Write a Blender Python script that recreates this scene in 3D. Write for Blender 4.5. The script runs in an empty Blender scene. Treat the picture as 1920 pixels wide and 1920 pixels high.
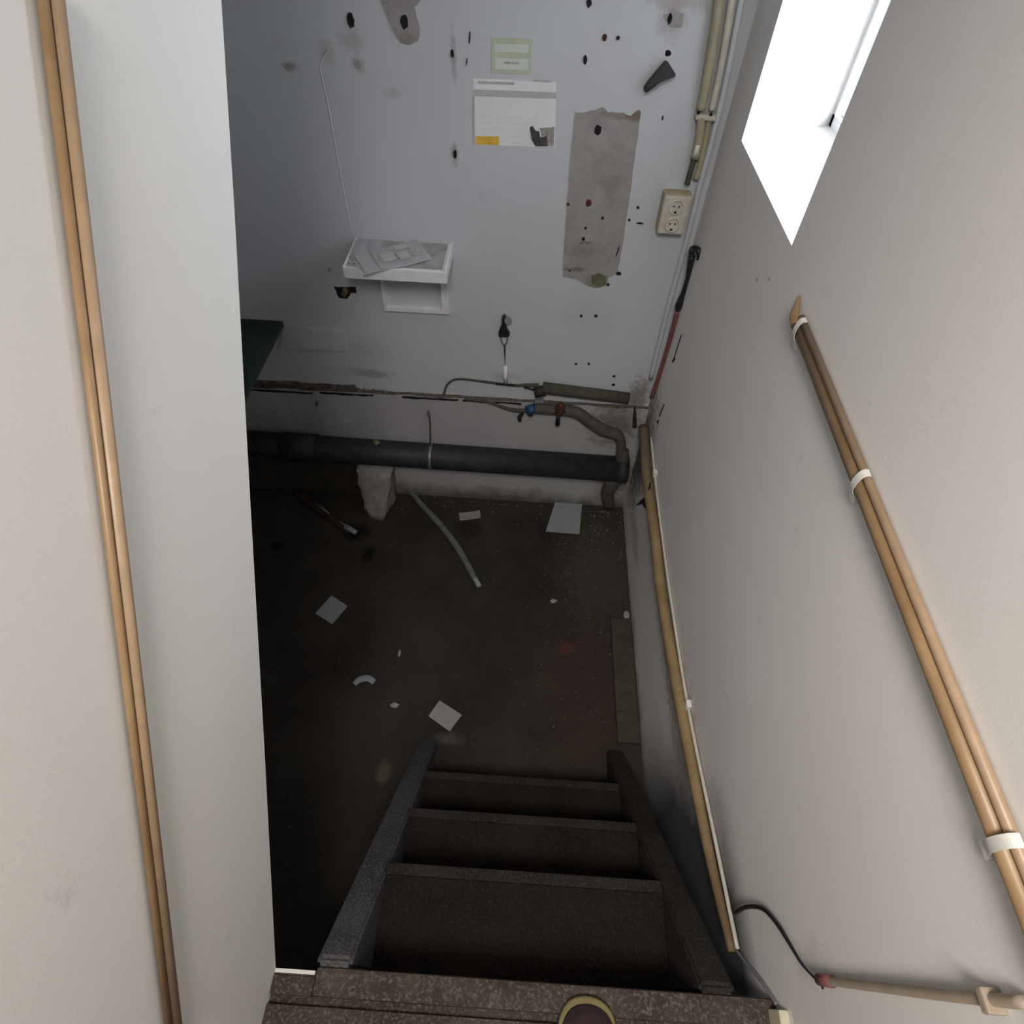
import bpy, bmesh, math, random
from mathutils import Vector, Matrix, noise
random.seed(7)
C = bpy.context.scene.collection
PI = math.pi

# ---------------------------------------------------------------- camera
cd = bpy.data.cameras.new('camera'); cam = bpy.data.objects.new('camera', cd); C.objects.link(cam)
cd.sensor_width = 36; cd.lens = 21.0; cd.clip_start = 0.01
rt, up, fw = Vector((0.998055, 0.055203, 0.028971)), Vector((-0.061172, 0.777473, 0.625934)), Vector((-0.012029, 0.626488, -0.779338))
cam.matrix_world = Matrix(((rt.x, up.x, -fw.x, 0), (rt.y, up.y, -fw.y, 0), (rt.z, up.z, -fw.z, 1.457), (0, 0, 0, 1)))
bpy.context.scene.camera = cam

# ---------------------------------------------------------------- sky and light
sc = bpy.context.scene
w = bpy.data.worlds.new('sky'); sc.world = w; w.use_nodes = True
bg = w.node_tree.nodes['Background']; bg.inputs[0].default_value = (0.83, 0.92, 1.0, 1); bg.inputs[1].default_value = 1.5

def area(name, loc, target, size, size_y, power, col):
    l = bpy.data.lights.new(name, 'AREA'); l.shape = 'RECTANGLE'; l.size = size; l.size_y = size_y
    l.energy = power; l.color = col
    o = bpy.data.objects.new(name, l); C.objects.link(o); o.location = loc
    o.rotation_euler = (Vector(target) - Vector(loc)).to_track_quat('-Z', 'Y').to_euler()
    return o
# daylight falling in through the niche window on the right
area('window_daylight', (1.85, 1.85, 1.50), (-0.41, 1.15, 0.80), 1.7, 1.0, 66, (0.80, 0.90, 1.0))
# soft light of the upper floor, behind the landing
ul = area('stair_lamp', (-0.05, -0.52, 2.25), (0.42, 0.72, -0.1), 0.5, 0.5, 12, (1.0, 0.945, 0.87)); ul.data.spread = math.radians(100)

sc.view_settings.view_transform = 'Standard'; sc.view_settings.look = 'None'
sc.view_settings.gamma = 1; sc.view_settings.use_curve_mapping = False
sc.view_settings.exposure = 0.12

# ---------------------------------------------------------------- materials
class NT:
    def __init__(s, name):
        s.m = bpy.data.materials.new(name); s.m.use_nodes = True
        s.t = s.m.node_tree; s.b = s.t.nodes['Principled BSDF']
        s.tc = s.t.nodes.new('ShaderNodeNewGeometry')
    def n(s, k, **kw):
        o = s.t.nodes.new(k)
        for a, v in kw.items(): setattr(o, a, v)
        return o
    def noise(s, scale, detail=4, rough=0.6, vec=None):
        o = s.n('ShaderNodeTexNoise'); o.inputs['Scale'].default_value = scale
        o.inputs['Detail'].default_value = detail; o.inputs['Roughness'].default_value = rough
        s.t.links.new(vec or s.tc.outputs['Position'], o.inputs['Vector']); return o.outputs['Fac']
    def ramp(s, src, a, b, ca=0.0, cb=1.0):
        o = s.n('ShaderNodeMapRange'); o.inputs[1].default_value = a; o.inputs[2].default_value = b
        o.inputs[3].default_value = ca; o.inputs[4].default_value = cb
        s.t.links.new(src, o.inputs[0]); return o.outputs[0]
    def math(s, op, a, b):
        o = s.n('ShaderNodeMath', operation=op)
        for i, v in enumerate((a, b)):
            if isinstance(v, (int, float)): o.inputs[i].default_value = v
            else: s.t.links.new(v, o.inputs[i])
        return o.outputs[0]
    def mix(s, fac, a, b):
        o = s.n('ShaderNodeMix', data_type='RGBA')
        for i, v in ((0, fac), (6, a), (7, b)):
            if isinstance(v, (int, float)): o.inputs[i].default_value = v
            elif isinstance(v, tuple): o.inputs[i].default_value = (*v, 1)
            else: s.t.links.new(v, o.inputs[i])
        return o.outputs[2]
    def blob(s, c, r, nsc=25, amt=0.6, soft=0.5, stretch=(1, 1, 1)):
        v = s.n('ShaderNodeVectorMath', operation='SUBTRACT'); s.t.links.new(s.tc.outputs['Position'], v.inputs[0]); v.inputs[1].default_value = c
        v2 = s.n('ShaderNodeVectorMath', operation='DIVIDE'); s.t.links.new(v.outputs[0], v2.inputs[0]); v2.inputs[1].default_value = tuple(r * k for k in stretch)
        l = s.n('ShaderNodeVectorMath', operation='LENGTH'); s.t.links.new(v2.outputs[0], l.inputs[0])
        nz = s.noise(nsc, 5, 0.7)
        d = s.math('ADD', l.outputs['Value'], s.math('MULTIPLY', s.math('SUBTRACT', nz, 0.5), amt * 4))
        return s.ramp(d, 1.0 - soft, 1.0 + soft * 0.3, 1.0, 0.0)
    def bump(s, h, strength=0.3, dist=0.004):
        o = s.n('ShaderNodeBump'); o.inputs['Strength'].default_value = strength; o.inputs['Distance'].default_value = dist
        s.t.links.new(h, o.inputs['Height']); s.t.links.new(o.outputs[0], s.b.inputs['Normal'])
    def col(s, c):
        if isinstance(c, tuple): s.b.inputs['Base Color'].default_value = (*c, 1)
        else: s.t.links.new(c, s.b.inputs['Base Color'])
    def rough(s, v): s.b.inputs['Roughness'].default_value = v

def simple(name, c, rough=0.6, var=0.25, sc_=30, metal=0.0, bump=0.15):
    t = NT(name); nz = t.noise(sc_, 5)
    lo = tuple(x * (1 - var) for x in c); hi = tuple(min(1, x * (1 + var)) for x in c)
    t.col(t.mix(t.ramp(nz, 0.3, 0.7), lo, hi)); t.rough(rough); t.b.inputs['Metallic'].default_value = metal
    t.bump(nz, bump, 0.002); return t.m

def wallmat(name, base, blobs=(), lowdirt=None, stair=False):
    t = NT(name); big = t.noise(2.2, 3); fine = t.noise(140, 3)
    c = t.mix(t.ramp(big, 0.3, 0.75), tuple(x * 0.95 for x in base), base)
    smear = t.noise(9, 6, 0.75)
    c = t.mix(t.math('MULTIPLY', t.ramp(smear, 0.62, 0.8), 0.35), c, (0.32, 0.30, 0.28))
    for (ctr, r, colr, amt, st) in blobs:
        f = t.math('MULTIPLY', t.blob(ctr, r, 34, 0.55, 0.6, st), amt)
        c = t.mix(f, c, colr)
    if lowdirt or stair:
        sp = t.n('ShaderNodeSeparateXYZ'); t.t.links.new(t.tc.outputs['Position'], sp.inputs[0])
    if lowdirt:
        z = t.math('ADD', sp.outputs[2], t.math('MULTIPLY', t.math('SUBTRACT', t.noise(7, 5, 0.7), 0.5), 0.22))
        c = t.mix(t.ramp(z, lowdirt[0], lowdirt[1], lowdirt[2], 0.0), c, (0.10, 0.085, 0.07))
    if stair:  # soft shade beside the flight, painted into the wall colour with noisy edges
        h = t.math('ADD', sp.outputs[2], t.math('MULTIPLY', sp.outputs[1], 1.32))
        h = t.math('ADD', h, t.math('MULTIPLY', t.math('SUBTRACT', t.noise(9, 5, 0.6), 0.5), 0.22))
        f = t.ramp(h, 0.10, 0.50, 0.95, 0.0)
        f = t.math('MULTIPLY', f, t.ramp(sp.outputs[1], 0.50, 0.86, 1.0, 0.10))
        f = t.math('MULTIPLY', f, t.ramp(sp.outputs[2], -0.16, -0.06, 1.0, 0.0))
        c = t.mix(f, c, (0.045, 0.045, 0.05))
    t.col(c); t.rough(0.75); t.bump(t.math('ADD', t.math('MULTIPLY', big, 1.0), t.math('MULTIPLY', fine, 0.25)), 0.18, 0.006)
    return t.m

WHITE = (0.80, 0.80, 0.82)
M = {}
M['back'] = wallmat('back_wall_paint', (0.60, 0.62, 0.67), [
    ((-0.673, 2.062, -0.082), 0.10, (0.42, 0.41, 0.41), 0.35, (1.0, 1, 0.5)),
    ((-0.681, 2.062, -0.208), 0.07, (0.30, 0.28, 0.28), 0.7, (1.4, 1, 0.35)),
    ((-0.551, 2.062, 0.965), 0.035, (0.42, 0.41, 0.42), 0.7, (1.2, 1, 0.8)),
    ((-0.629, 2.062, 0.934), 0.025, (0.45, 0.42, 0.42), 0.6, (1, 1, 1.4)),
    ((-0.543, 2.062, 0.907), 0.02, (0.30, 0.28, 0.28), 0.6, (0.9, 1, 1.2)),
    ((-0.743, 2.062, 0.895), 0.02, (0.30, 0.28, 0.28), 0.6, (1.2, 1, 0.8)),
    ((-0.266, 2.062, 0.940), 0.02, (0.32, 0.28, 0.30), 0.7, (0.5, 1, 3.0)),
    ((-0.273, 2.062, 0.683), 0.02, (0.28, 0.25, 0.26), 0.7, (0.6, 1, 1.8)),
    ((-0.454, 2.062, 0.841), 0.02, (0.42, 0.40, 0.42), 0.5, (1.5, 1, 0.8)),
    ((0.333, 2.062, 1.042), 0.045, (0.34, 0.32, 0.32), 0.6, (0.9, 1, 1.0)),
    ((0.335, 2.062, 1.081), 0.05, (0.40, 0.35, 0.34), 0.6, (1.6, 1, 0.5)),
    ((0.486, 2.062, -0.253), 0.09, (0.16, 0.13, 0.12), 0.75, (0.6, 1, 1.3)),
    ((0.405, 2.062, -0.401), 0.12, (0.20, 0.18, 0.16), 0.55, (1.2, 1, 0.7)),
    ((0.225, 2.062, 0.140), 0.10, (0.45, 0.43, 0.46), 0.25, (1.2, 1, 1.0)),
    ((-0.101, 2.062, -0.180), 0.05, (0.36, 0.33, 0.34), 0.45, (1.4, 1, 0.5)),
], lowdirt=(-0.98, -0.55, 0.55))
M['plinth'] = wallmat('lower_wall_paint', (0.44, 0.44, 0.455), [
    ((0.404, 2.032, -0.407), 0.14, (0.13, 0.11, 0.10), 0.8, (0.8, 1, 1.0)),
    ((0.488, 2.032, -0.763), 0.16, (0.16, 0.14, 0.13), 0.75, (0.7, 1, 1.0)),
    ((-1.146, 2.032, -0.532), 0.20, (0.22, 0.20, 0.20), 0.4, (2.0, 1, 0.6)),
], lowdirt=(-0.96, -0.86, 0.9))
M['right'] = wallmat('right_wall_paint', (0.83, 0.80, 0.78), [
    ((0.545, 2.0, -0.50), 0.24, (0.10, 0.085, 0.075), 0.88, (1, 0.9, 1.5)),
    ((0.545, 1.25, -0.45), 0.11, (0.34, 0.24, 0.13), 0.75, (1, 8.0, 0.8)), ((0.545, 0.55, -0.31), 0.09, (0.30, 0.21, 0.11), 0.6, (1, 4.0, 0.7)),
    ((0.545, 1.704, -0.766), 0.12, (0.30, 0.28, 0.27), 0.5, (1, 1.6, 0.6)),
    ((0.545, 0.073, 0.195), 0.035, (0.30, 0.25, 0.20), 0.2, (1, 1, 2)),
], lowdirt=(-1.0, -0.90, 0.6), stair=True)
M['partition'] = wallmat('partition_paint', (0.80, 0.79, 0.77))
M['plain'] = wallmat('plain_wall_paint', (0.74, 0.73, 0.72))
M['ceiling'] = simple('ceiling_paint', (0.75, 0.75, 0.75), 0.8, 0.04, 5)

def floormat():
    t = NT('dirty_floor'); b = t.noise(2.6, 5); f = t.noise(60, 6, 0.75); sp = t.noise(170, 2, 0.5)
    c = t.mix(t.ramp(b, 0.35, 0.7), (0.027, 0.0225, 0.018), (0.052, 0.043, 0.035))
    c = t.mix(t.math('MULTIPLY', t.ramp(f, 0.5, 0.75), 0.5), c, (0.055, 0.045, 0.038))
    c = t.mix(t.math('MULTIPLY', t.ramp(sp, 0.66, 0.72), 0.4), c, (0.13, 0.115, 0.10))
    for ctr, r, colr, a, st in [((0.331, 1.024, -0.975), 0.35, (0.05, 0.032, 0.026), 0.5, (0.8, 1.4, 1)), ((0.399, 1.685, -0.975), 0.30, (0.07, 0.058, 0.048), 0.7, (0.7, 1.2, 1)),
                                ((0.241, 1.202, -0.975), 0.035, (0.14, 0.04, 0.035), 0.5, (1.0, 1.0, 1)),
                                ((-0.228, 0.776, -0.975), 0.05, (0.11, 0.10, 0.09), 0.6, (1.3, 0.6, 1)), ((-0.461, 0.630, -0.975), 0.045, (0.12, 0.12, 0.08), 0.6, (0.7, 1, 1)),
                                ((-0.727, 1.632, -0.975), 0.045, (0.006, 0.005, 0.005), 0.9, (0.8, 1.1, 1)), ((-1.178, 1.646, -0.975), 0.04, (0.006, 0.005, 0.005), 0.8, (1, 0.8, 1)),
                                ((-0.813, 1.763, -0.975), 0.07, (0.006, 0.005, 0.005), 0.9, (1, 0.8, 1)),
                                ((-0.249, 1.833, -0.975), 0.07, (0.008, 0.008, 0.008), 0.6, (1, 1, 1)), ((-0.209, 1.996, -0.975), 0.5, (0.05, 0.042, 0.032), 0.6, (1.2, 0.16, 1))]:
        c = t.mix(t.math('MULTIPLY', t.blob(ctr, r, 30, 0.4, 0.6, st), a), c, colr)
    t.col(c); t.rough(0.9); t.b.inputs['Specular IOR Level'].default_value = 0.15; t.bump(f, 0.5, 0.006); return t.m
M['floor'] = floormat()
def grain(name, a, b, c2, gs=200):
    t = NT(name); f = t.noise(gs, 4, 0.7); g = t.noise(8, 5, 0.6)
    c = t.mix(t.ramp(g, 0.35, 0.7), a, b)
    c = t.mix(t.math('MULTIPLY', t.ramp(f, 0.5, 0.66), 0.8), c, c2)
    t.col(c); t.rough(0.9); t.b.inputs['Specular IOR Level'].default_value = 0.15; t.bump(f, 0.6, 0.003); return t.m
M['tread'] = grain('worn_stair_carpet', (0.0105, 0.0078, 0.0062), (0.018, 0.0135, 0.011), (0.034, 0.026, 0.021))
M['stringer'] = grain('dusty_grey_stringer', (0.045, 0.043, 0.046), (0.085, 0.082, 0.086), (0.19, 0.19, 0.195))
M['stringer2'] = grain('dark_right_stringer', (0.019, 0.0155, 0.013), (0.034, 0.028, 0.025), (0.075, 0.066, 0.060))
M['landing'] = grain('speckled_landing', (0.040, 0.031, 0.026), (0.080, 0.064, 0.054), (0.17, 0.145, 0.125), 160)
M['nosing'] = grain('worn_nosing', (0.015, 0.0115, 0.0095), (0.030, 0.024, 0.020), (0.065, 0.052, 0.045))
def tubemat():
    t = NT('beige_tube_plastic'); nz = t.noise(12, 5)
    t.col(t.mix(t.ramp(nz, 0.3, 0.7), (0.24, 0.145, 0.07), (0.33, 0.215, 0.115))); t.rough(0.42); return t.m
M['tube'] = tubemat()
M['tube_light'] = simple('pale_beige_tube', (0.36, 0.25, 0.16), 0.42, 0.1)
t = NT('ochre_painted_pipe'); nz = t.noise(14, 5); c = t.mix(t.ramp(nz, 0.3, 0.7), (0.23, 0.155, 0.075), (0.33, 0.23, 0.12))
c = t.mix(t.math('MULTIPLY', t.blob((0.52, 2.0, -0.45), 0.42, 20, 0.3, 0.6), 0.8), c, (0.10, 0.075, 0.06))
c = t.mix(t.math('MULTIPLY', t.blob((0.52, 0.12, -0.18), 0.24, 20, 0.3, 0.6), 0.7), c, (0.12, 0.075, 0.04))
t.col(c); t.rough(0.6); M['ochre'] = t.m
M['cream'] = simple('cream_plastic', (0.58, 0.55, 0.48), 0.5, 0.12)
M['oldcream'] = simple('stained_cream_conduit', (0.38, 0.345, 0.24), 0.5, 0.2, 10)
M['yellowed'] = simple('yellowed_plastic', (0.42, 0.36, 0.22), 0.5, 0.15)
M['conduit_brown'] = simple('dull_brown_conduit', (0.36, 0.29, 0.22), 0.5, 0.12)
M['clip'] = simple('white_clip', (0.72, 0.70, 0.66), 0.5, 0.05)
M['whitewood'] = simple('white_painted_board', (0.82, 0.83, 0.86), 0.55, 0.05)
M['dustytop'] = simple('dusty_shelf_top', (0.36, 0.36, 0.36), 0.8, 0.3, 25)
M['paper'] = simple('white_paper', (0.80, 0.81, 0.84), 0.7, 0.04, 12)
M['greypaper'] = simple('greyish_card', (0.29, 0.31, 0.33), 0.7, 0.08, 25)
M['warmpaper'] = simple('offwhite_card', (0.30, 0.29, 0.275), 0.7, 0.08, 25)
M['ink'] = simple('grey_print', (0.42, 0.43, 0.43), 0.7, 0.2, 60)
M['header'] = simple('grey_header_print', (0.50, 0.48, 0.49), 0.7, 0.08)
M['green_ink'] = simple('pale_green_print', (0.52, 0.57, 0.43), 0.7, 0.1, 60)
M['sticker'] = simple('pale_sticker', (0.66, 0.70, 0.66), 0.6, 0.04)
M['orange'] = simple('orange_print', (0.78, 0.48, 0.07), 0.6, 0.15, 60)
M['rule'] = simple('faint_print', (0.68, 0.68, 0.71), 0.7, 0.04)
M['photo'] = simple('dark_printed_photo', (0.07, 0.065, 0.07), 0.5, 0.6, 60)
M['photo2'] = simple('grey_printed_photo', (0.32, 0.30, 0.28), 0.5, 0.4, 60)
M['plaster'] = None
def plastermat():
    t = NT('bare_grey_plaster'); a = t.noise(14, 6, 0.7); b = t.noise(90, 4)
    c = t.mix(t.ramp(a, 0.3, 0.7), (0.30, 0.28, 0.28), (0.40, 0.375, 0.37))
    c = t.mix(t.math('MULTIPLY', t.ramp(b, 0.62, 0.75), 0.35), c, (0.18, 0.15, 0.13))
    for ctr, r_, cl, am, st_ in [((0.272, 2.062, 0.820), 0.035, (0.16, 0.11, 0.07), 0.8, (1.3, 1, 0.5)), ((0.209, 2.062, 0.817), 0.03, (0.22, 0.19, 0.16), 0.6, (2.0, 1, 0.4)),
                             ((0.231, 2.062, 0.621), 0.03, (0.24, 0.21, 0.21), 0.6, (1.4, 1, 1)), ((0.163, 2.062, 0.393), 0.05, (0.20, 0.18, 0.16), 0.5, (1.4, 1, 0.6)), ((0.152, 2.062, 0.322), 0.02, (0.12, 0.10, 0.08), 0.7, (1.8, 1, 0.5)),
                             ((0.178, 2.062, 0.423), 0.012, (0.10, 0.07, 0.06), 0.8, (2.2, 1, 0.6)), ((0.232, 2.062, 0.279), 0.035, (0.22, 0.20, 0.15), 0.8, (1, 1, 1)), ((0.170, 2.062, 0.747), 0.03, (0.42, 0.40, 0.40), 0.6, (1, 1, 1)), ((-0.399, 2.062, 0.977), 0.03, (0.24, 0.23, 0.20), 0.5, (1, 1, 0.6))]:
        c = t.mix(t.math('MULTIPLY', t.blob(ctr, r_, 40, 0.5, 0.6, st_), am), c, cl)
    t.col(c); t.rough(0.9); t.bump(b, 0.4, 0.002); return t.m
M['plaster'] = plastermat()
M['olivespot'] = simple('mouldy_plaster', (0.15, 0.14, 0.09), 0.9, 0.4, 40)
M['hole'] = simple('dark_hole', (0.012, 0.010, 0.012), 0.9, 0.3)
M['rust'] = simple('rusty_metal', (0.085, 0.024, 0.012), 0.8, 0.5, 60)
M['black'] = simple('black_plastic', (0.018, 0.018, 0.021), 0.45, 0.3)
M['sewer'] = simple('dusty_black_drain_pipe', (0.026, 0.026, 0.029), 0.62, 0.4, 18)
M['greydisc'] = simple('grey_plastic', (0.24, 0.24, 0.26), 0.5, 0.1)
M['steel'] = simple('dull_steel', (0.34, 0.33, 0.34), 0.4, 0.2, 40, 0.6)
M['olive'] = simple('olive_foam_lagging', (0.075, 0.070, 0.055), 0.9, 0.25, 40)
M['hose'] = simple('dusty_grey_hose', (0.085, 0.080, 0.072), 0.8, 0.3, 25)
M['blue'] = simple('blue_tape', (0.02, 0.06, 0.17), 0.5, 0.2)
M['red'] = simple('dull_red_cable', (0.20, 0.075, 0.07), 0.6, 0.25)
M['brown'] = simple('brown_rod', (0.035, 0.020, 0.014), 0.7, 0.3)
M['greyrod'] = simple('grey_garden_hose', (0.13, 0.138, 0.138), 0.6, 0.3, 20)
M['green'] = simple('dark_green_board', (0.012, 0.028, 0.022), 0.5, 0.25)
M['stone'] = simple('rough_pale_stone', (0.30, 0.285, 0.265), 0.9, 0.25, 30, 0, 0.6)
M['debris'] = simple('plaster_crumbs', (0.13, 0.11, 0.095), 0.9, 0.6, 60)
M['plank'] = simple('dirty_brown_plank', (0.048, 0.038, 0.027), 0.8, 0.35, 18)
M['shoe'] = simple('burgundy_suede', (0.030, 0.014, 0.015), 0.9, 0.3, 90)
M['sole'] = simple('yellowish_sole', (0.22, 0.18, 0.075), 0.6, 0.2)
M['frame'] = simple('white_window_frame', (0.82, 0.83, 0.84), 0.5, 0.06)
M['skirting'] = simple('cream_skirting', (0.60, 0.54, 0.42), 0.6, 0.12)
g = NT('window_glass'); g.b.inputs['Transmission Weight'].default_value = 1; g.b.inputs['Roughness'].default_value = 0.05; g.b.inputs['IOR'].default_value = 1.01
M['glass'] = g.m

# ---------------------------------------------------------------- helpers
def link(name, bm, mat, parent=None, smooth=False):
    me = bpy.data.meshes.new(name); bmesh.ops.recalc_face_normals(bm, faces=bm.faces[:])
    bm.to_mesh(me); bm.free()
    for m in (mat if isinstance(mat, list) else [mat]): me.materials.append(m)
    if smooth:
        for p in me.polygons: p.use_smooth = True
    o = bpy.data.objects.new(name, me); C.objects.link(o)
    if parent:
        o.parent = parent
        o.matrix_parent_inverse = Matrix.Translation(-parent.location) if parent.type == 'EMPTY' else Matrix()
    return o
def tag(o, label, cat, group=None, kind=None):
    if label: o['label'] = label
    if cat: o['category'] = cat
    if group: o['group'] = group
    if kind: o['kind'] = kind
    return o
def thing(name, label, cat, loc=(0, 0, 0), group=None):
    o = bpy.data.objects.new(name, None); C.objects.link(o); o.location = loc; o.empty_display_size = 0.05
    return tag(o, label, cat, group)
def struct(name, bm, mat, parent=None):
    o = link(name, bm, mat, parent)
    if not parent: o['kind'] = 'structure'
    return o
def box(bm, a, b, bevel=0.0, mi=0):
    a, b = [min(p, q) for p, q in zip(a, b)], [max(p, q) for p, q in zip(a, b)]
    vs = [bm.verts.new((x, y, z)) for x in (a[0], b[0]) for y in (a[1], b[1]) for z in (a[2], b[2])]
    fs = [(0, 1, 3, 2), (4, 6, 7, 5), (0, 4, 5, 1), (2, 3, 7, 6), (0, 2, 6, 4), (1, 5, 7, 3)]
    F = [bm.faces.new([vs[i] for i in f]) for f in fs]
    for f in F: f.material_index = mi
    if bevel:
        es = list({e for f in F for e in f.edges})
        bmesh.ops.bevel(bm, geom=es, offset=bevel, segments=2, affect='EDGES', profile=0.6)
    return bm
def bx(a, b, bevel=0.0): return box(bmesh.new(), a, b, bevel)
def prism(bm, pts, d):
    """closed solid: polygon pts (3D, planar) extruded along vector d"""
    d = Vector(d); A = [bm.verts.new(p) for p in pts]; B = [bm.verts.new(Vector(p) + d) for p in pts]
    n = len(pts); bm.faces.new(A); bm.faces.new(B[::-1])
    for i in range(n): bm.faces.new((A[i], B[i], B[(i + 1) % n], A[(i + 1) % n]))
    return bm
def smooth_path(pts, k=6):
    P = [Vector(p) for p in pts]
    if len(P) < 3: return P
    out = []
    for i in range(len(P) - 1):
        p0 = P[max(i - 1, 0)]; p1 = P[i]; p2 = P[i + 1]; p3 = P[min(i + 2, len(P) - 1)]
        for j in range(k):
            t = j / k
            out.append(0.5 * ((2 * p1) + (-p0 + p2) * t + (2 * p0 - 5 * p1 + 4 * p2 - p3) * t * t + (-p0 + 3 * p1 - 3 * p2 + p3) * t ** 3))
    out.append(P[-1]); return out
def tube(bm, pts, r, seg=14, sm=True, cap=True, radii=None, flat=1.0):
    P = smooth_path(pts) if sm else [Vector(p) for p in pts]
    n = len(P); rings = []
    T0 = (P[1] - P[0]).normalized(); up_ = Vector((0, 0, 1)) if abs(T0.z) < 0.9 else Vector((0, 1, 0))
    N = T0.cross(up_).normalized()
    for i in range(n):
        T = (P[min(i + 1, n - 1)] - P[max(i - 1, 0)]).normalized()
        N = (N - T * N.dot(T)).normalized(); Bn = T.cross(N)
        if radii:
            u = i / (n - 1) * (len(radii) - 1); k = min(int(u), len(radii) - 2); rr = radii[k] + (radii[k + 1] - radii[k]) * (u - k)
        else: rr = r
        rings.append([bm.verts.new(P[i] + (N * math.cos(a) + Bn * math.sin(a) * flat) * rr) for a in [2 * PI * s / seg for s in range(seg)]])
    for i in range(n - 1):
        for s in range(seg): bm.faces.new((rings[i][s], rings[i][(s + 1) % seg], rings[i + 1][(s + 1) % seg], rings[i + 1][s]))
    if cap: bm.faces.new(rings[0][::-1]); bm.faces.new(rings[-1])
    return bm
def tb(pts, r, **k): return tube(bmesh.new(), pts, r, **k)
def ragged(pts, amp=0.004, sub=8, axis=1):
    out = []
    n = len(pts)
    for i in range(n):
        a, b = Vector(pts[i]), Vector(pts[(i + 1) % n])
        for j in range(sub):
            p = a.lerp(b, j / sub)
            v = Vector((random.uniform(-amp, amp), random.uniform(-amp, amp), random.uniform(-amp, amp))); v[axis] = 0
            out.append(p + v)
    return out
def blobmesh(c, s, seed=0, amp=0.25, sub=3, fr=2.0):
    bm = bmesh.new(); bmesh.ops.create_icosphere(bm, subdivisions=sub, radius=1)
    for v in bm.verts:
        k = 1 + amp * noise.noise(v.co * fr + Vector((seed, 0, 0)))
        v.co = Vector((v.co.x * s[0] * k + c[0], v.co.y * s[1] * k + c[1], v.co.z * s[2] * k + c[2]))
    return bm
def disc(c, r, n, th=0.002, seg=20):
    n = Vector(n).normalized(); t = n.orthogonal().normalized(); b = n.cross(t); c = Vector(c)
    return prism(bmesh.new(), [c + (t * math.cos(a) + b * math.sin(a)) * r for a in [2 * PI * i / seg for i in range(seg)]], n * th)

FZ = -0.975; YB = 2.062; XR = 0.545; XL = -0.415; CZ = 2.5

# ---------------------------------------------------------------- the setting
struct('floor', bx((-2.3, -0.02, FZ - 0.08), (XR + 0.02, YB + 0.1, FZ)), M['floor'])
# landing with a groove behind its nosing
bm = bmesh.new(); box(bm, (XL - 0.05, -1.55, -0.10), (XR + 0.02, -0.040, 0.0)); box(bm, (XL - 0.05, -0.040, -0.10), (XR + 0.02, -0.026, -0.014))
struct('floor_landing', bm, M['landing'])
nose = bpy.data.objects['floor_landing']
bm = bx((-0.335, -0.026, -0.045), (XR - 0.001, 0.020, 0.003), 0.008); struct('trim_1', bm, M['landing'])
bm = bx((XL, -0.026, -0.060), (-0.335, 0.004, 0.001), 0.004); box(bm, (XL, 0.004, -0.060), (-0.335, 0.006, -0.002)); struct('trim_2', bm, M['landing'])
bm = bx((XL + 0.001, 0.0065, -0.045), (-0.337, 0.013, 0.000)); struct('trim_3', bm, M['clip'])
# back wall: upper face, lower projecting part, crumbling ledge between them
def ledge(x): return -0.308 + 0.012 * max(-1.2, min(0.6, x + 1.25))
wb = struct('wall_back', bx((-2.3, YB, FZ - 0.05), (0.95, YB + 0.12, CZ)), M['back'])
bm = bmesh.new()
lo = []; 
for i in range(41):
    x = -2.3 + (XR + 2.3) * i / 40
    z = ledge(x) + 0.002 * math.sin(i * 2.3)
    lo.append((x, z))
top = [bm.verts.new((x, YB, z)) for x, z in lo]; tf = [bm.verts.new((x, YB - 0.022 - 0.004 * math.sin(i * 1.7), z)) for i, (x, z) in enumerate(lo)]
bf = [bm.verts.new((x, YB - 0.030, FZ)) for x, z in lo]
for i in range(40):
    bm.faces.new((top[i], tf[i], tf[i + 1], top[i + 1])); bm.faces.new((tf[i], bf[i], bf[i + 1], tf[i + 1]))
tp4 = [f for f in bm.faces if abs(f.calc_center_median().y - (YB - 0.011)) < 0.008]
for f in tp4: f.material_index = 1
struct('trim_4', bm, [M['plinth'], M['debris']])
# right wall with the splayed window niche
yn, yf, z0, z1 = 1.272, 1.849, 0.837, 1.78; xo = 0.86; yn2, yf2, z02, z12 = 1.16, 2.022, 0.837, 1.95
bm = bmesh.new()
def quad(*p): bm.faces.new([bm.verts.new(q) for q in p])
quad((XR, -1.6, FZ - 0.05), (XR, YB, FZ - 0.05), (XR, YB, z0), (XR, -1.6, z0))
quad((XR, -1.6, z1), (XR, YB, z1), (XR, YB, CZ), (XR, -1.6, CZ))
quad((XR, -1.6, z0), (XR, yn, z0), (XR, yn, z1), (XR, -1.6, z1))
quad((XR, yf, z0), (XR, YB, z0), (XR, YB, z1), (XR, yf, z1))
quad((XR, yn, z0), (XR, yf, z0), (xo, yf2, z02), (xo, yn2, z02))
quad((XR, yn, z1), (XR, yf, z1), (xo, yf2, z12), (xo, yn2, z12))
quad((XR, yf, z0), (XR, yf, z1), (xo, yf2, z12), (xo, yf2, z02))
quad((XR, yn, z0), (XR, yn, z1), (xo, yn2, z12), (xo, yn2, z02))
quad((xo, -1.6, FZ), (xo, 2.2, FZ), (xo, 2.2, z02), (xo, -1.6, z02)); quad((xo, -1.6, z12), (xo, 2.2, z12), (xo, 2.2, CZ), (xo, -1.6, CZ))
quad((xo, -1.6, z02), (xo, yn2, z02), (xo, yn2, z12), (xo, -1.6, z12)); quad((xo, yf2, z02), (xo, 2.2, z02), (xo, 2.2, z12), (xo, yf2, z12))
bmesh.ops.remove_doubles(bm, verts=bm.verts[:], dist=0.0005)
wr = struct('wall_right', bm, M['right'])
bm = bmesh.new(); fx = xo - 0.035
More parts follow.
